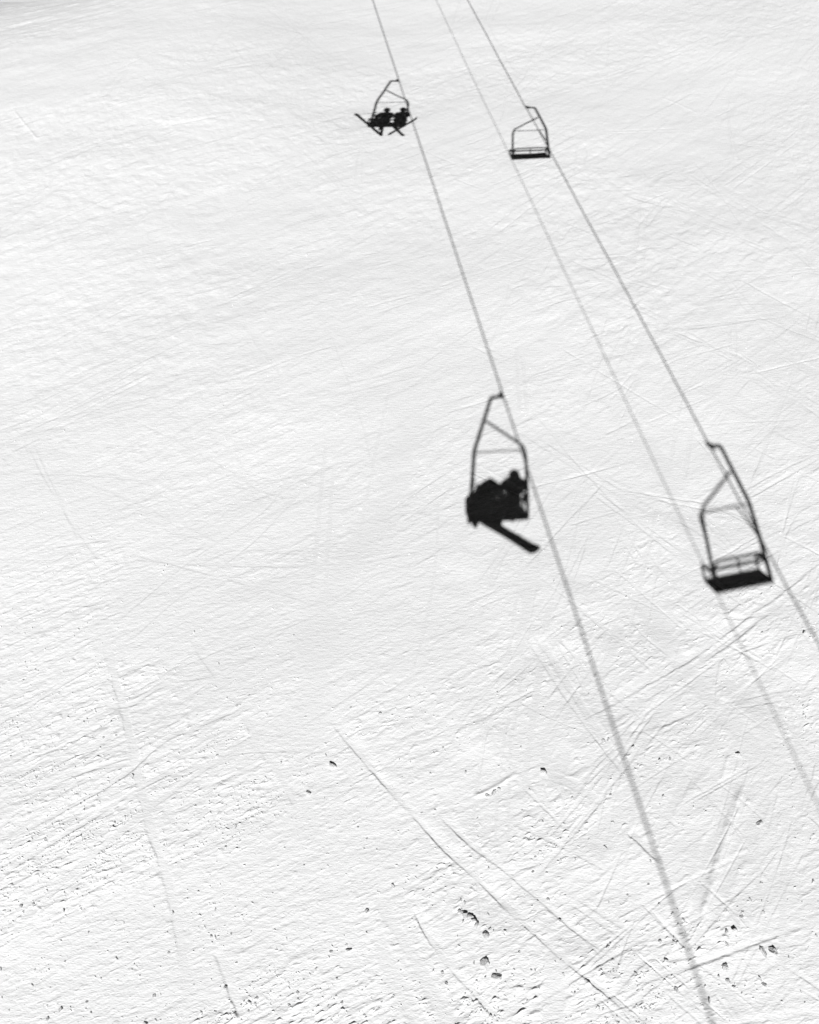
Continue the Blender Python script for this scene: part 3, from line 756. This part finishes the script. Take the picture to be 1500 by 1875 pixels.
def plank(Mchair, kind, a, b, w, th, label, group, wdir, tip=.12):
    """a ski or snowboard from tail a to tip b, chair coordinates"""
    a, b = Vector(a), Vector(b); Ld = b-a; L = Ld.length; d = Ld.normalized()
    wv = Vector(wdir); wv = (wv - d*wv.dot(d)).normalized(); nv = d.cross(wv)
    if nv.z < 0: nv = -nv
    root = empty(kind, Mchair @ Matrix.Translation((a+b)/2)); tag(root, label, kind.replace('_', ' '), group)
    bm = bmesh.new(); rows = []; n = 28
    for i in range(n+1):
        q = i/n; s = (q-.5)*L
        edge = min(q, 1-q)*L; rnd = min(1, edge/(w*.5)); ww = w*.5*math.sqrt(max(0.0, 1-(1-rnd)**2)) if rnd < 1 else w*.5*(1-.14*math.sin(math.pi*q)**2)
        ww = max(ww, w*.05); upz = tip*max(0, (q-.86)/.14)**2 + (tip*.8*max(0, (.14-q)/.14)**2 if kind == 'snowboard' else 0)
        c = d*s + nv*upz
        rows.append([bm.verts.new(c + wv*ww + nv*th*.5), bm.verts.new(c - wv*ww + nv*th*.5), bm.verts.new(c - wv*ww - nv*th*.5), bm.verts.new(c + wv*ww - nv*th*.5)])
    for r0, r1 in zip(rows[:-1], rows[1:]):
        for k in range(4): bm.faces.new((r0[k], r0[(k+1) % 4], r1[(k+1) % 4], r1[k]))
    bm.faces.new(rows[0][::-1]); bm.faces.new(rows[-1])
    from_bm('deck', bm, BASE, root, False)
    spots = ((-.0,) if kind == 'ski' else (-.25, .25))
    rm = Matrix((wv, d, nv)).transposed()
    for s in spots:
        bm = bmesh.new()
        if kind == 'ski':
            for o_, ln in ((-.16, .09), (.14, .08)): box(bm, d*(s+o_) + nv*(.03), (w*.8, ln, .05), rm, .008)
        else:
            box(bm, d*s + nv*.02, (.22, .12, .03), rm, .01); box(bm, d*s + nv*.10 - wv*.10, (.03, .12, .18), rm, .01)
        from_bm('binding', bm, PLASTIC, root)
    return root
def pole(Mchair, a, b, label):
    a, b = Vector(a), Vector(b); root = empty('ski_pole', Mchair @ Matrix.Translation(a)); tag(root, label, 'ski pole', 'poles held by the skiers')
    bm = bmesh.new(); tube(bm, [(0, 0, 0), b-a], .009, 8); from_bm('shaft', bm, STEEL, root)
    d = (b-a).normalized()
    bm = bmesh.new(); tube(bm, [d*-.02, d*.11], .018, 10); from_bm('grip', bm, RUBBER, root)
    bm = bmesh.new(); e = (b-a) - d*.07; tube(bm, [e, e+d*.008], .045, 14); from_bm('basket', bm, RUBBER, root)
# chair with the snowboarder
rider(M_LL, .27, 'person in a hood sitting upright, right-hand rider on the snowboarder chair', jacket=CLOTH_A, lean=(.03, .04, .0), head=(.325, .17, -1.82), hood=True)
rider(M_LL, -.24, 'person hunched forward with lowered head, left-hand rider on the same chair', jacket=CLOTH_B, lean=(.04, .18, -.10), head=(-.17, .33, -2.04), hands=((-.2, .46, -2.2), (.16, .44, -2.2)), hood=True)
plank(M_LL, 'snowboard', (.79, .02, -3.44), (-.36, .72, -2.94), .31, .014, 'snowboard hanging at an angle under the large occupied chair', 'snowboard', (.1, .9, .30))
# chair with the two skiers
UL1 = rider(M_UL, -.16, 'person in ski helmet, left rider on the far chair', jacket=CLOTH_B, lean=(0, 0, .03), feet=((-.56, .52, -2.80), (-.14, .55, -3.0)), hands=((-.30, .42, -2.12), (.12, .42, -2.12)))
UL2 = rider(M_UL, .43, 'person in ski helmet with crossed skis, right rider on the far chair', jacket=CLOTH_A, lean=(0, 0, .03), feet=((.42, .55, -2.93), (.58, .48, -2.85)), hands=((-.14, .42, -2.12), (.14, .42, -2.12)))
GS = 'skis worn on the far chair'
plank(M_UL, 'ski', (-.18, .05, -3.25), (-1.05, .95, -2.40), .11, .02, 'ski swung far out to the left under the far chair', GS, (.6, 0, .8))
plank(M_UL, 'ski', (-.22, -.15, -3.22), (.08, 1.25, -3.05), .11, .02, 'ski pointing straight ahead, worn by the left skier', GS, (1, 0, .1))
plank(M_UL, 'ski', (.02, -.1, -3.18), (1.24, .9, -2.62), .12, .02, 'ski swung out to the right, upper one of the crossed pair', GS, (.3, .2, 1))
plank(M_UL, 'ski', (.54, -.25, -3.20), (.36, 1.2, -3.14), .12, .02, 'ski pointing ahead, lower one of the crossed pair', GS, (1, 0, .1))
pole(M_UL, (-.42, .44, -2.10), (-1.25, .40, -2.28), 'thin ski pole sticking out sideways from the far chair')
# the people's own clutter on the chair with the snowboarder
bm = bmesh.new(); box(bm, (0, 0, 0), (.36, .26, .40), bev=.06); box(bm, (0, .09, -.04), (.24, .07, .22), bev=.03)
bp = from_bm('backpack', bm, CLOTH_B); bp.matrix_world = M_LL @ Matrix.Translation((-.52, .16, -2.50)) @ Matrix.Rotation(.2, 4, 'Y')
tag(bp, 'soft backpack standing on the seat beside the hunched rider', 'backpack')

# report only: nothing of the lift may hang into the picture
from bpy_extras.object_utils import world_to_camera_view
bpy.context.view_layer.update()
for o in COL.objects:
    if o.type == 'MESH' and o.name.split('.')[0] not in ('snow_slope', 'snow_crumbs', 'snow_clod'):
        for v in list(o.data.vertices)[::3]:
            c = world_to_camera_view(SC, cam_o, o.matrix_world @ v.co)
            if c.z > 0 and 0 <= c.x <= 1 and 0 <= c.y <= 1:
                print('IN VIEW', o.name, o.parent and o.parent.name, tuple(round(q, 2) for q in c)); break
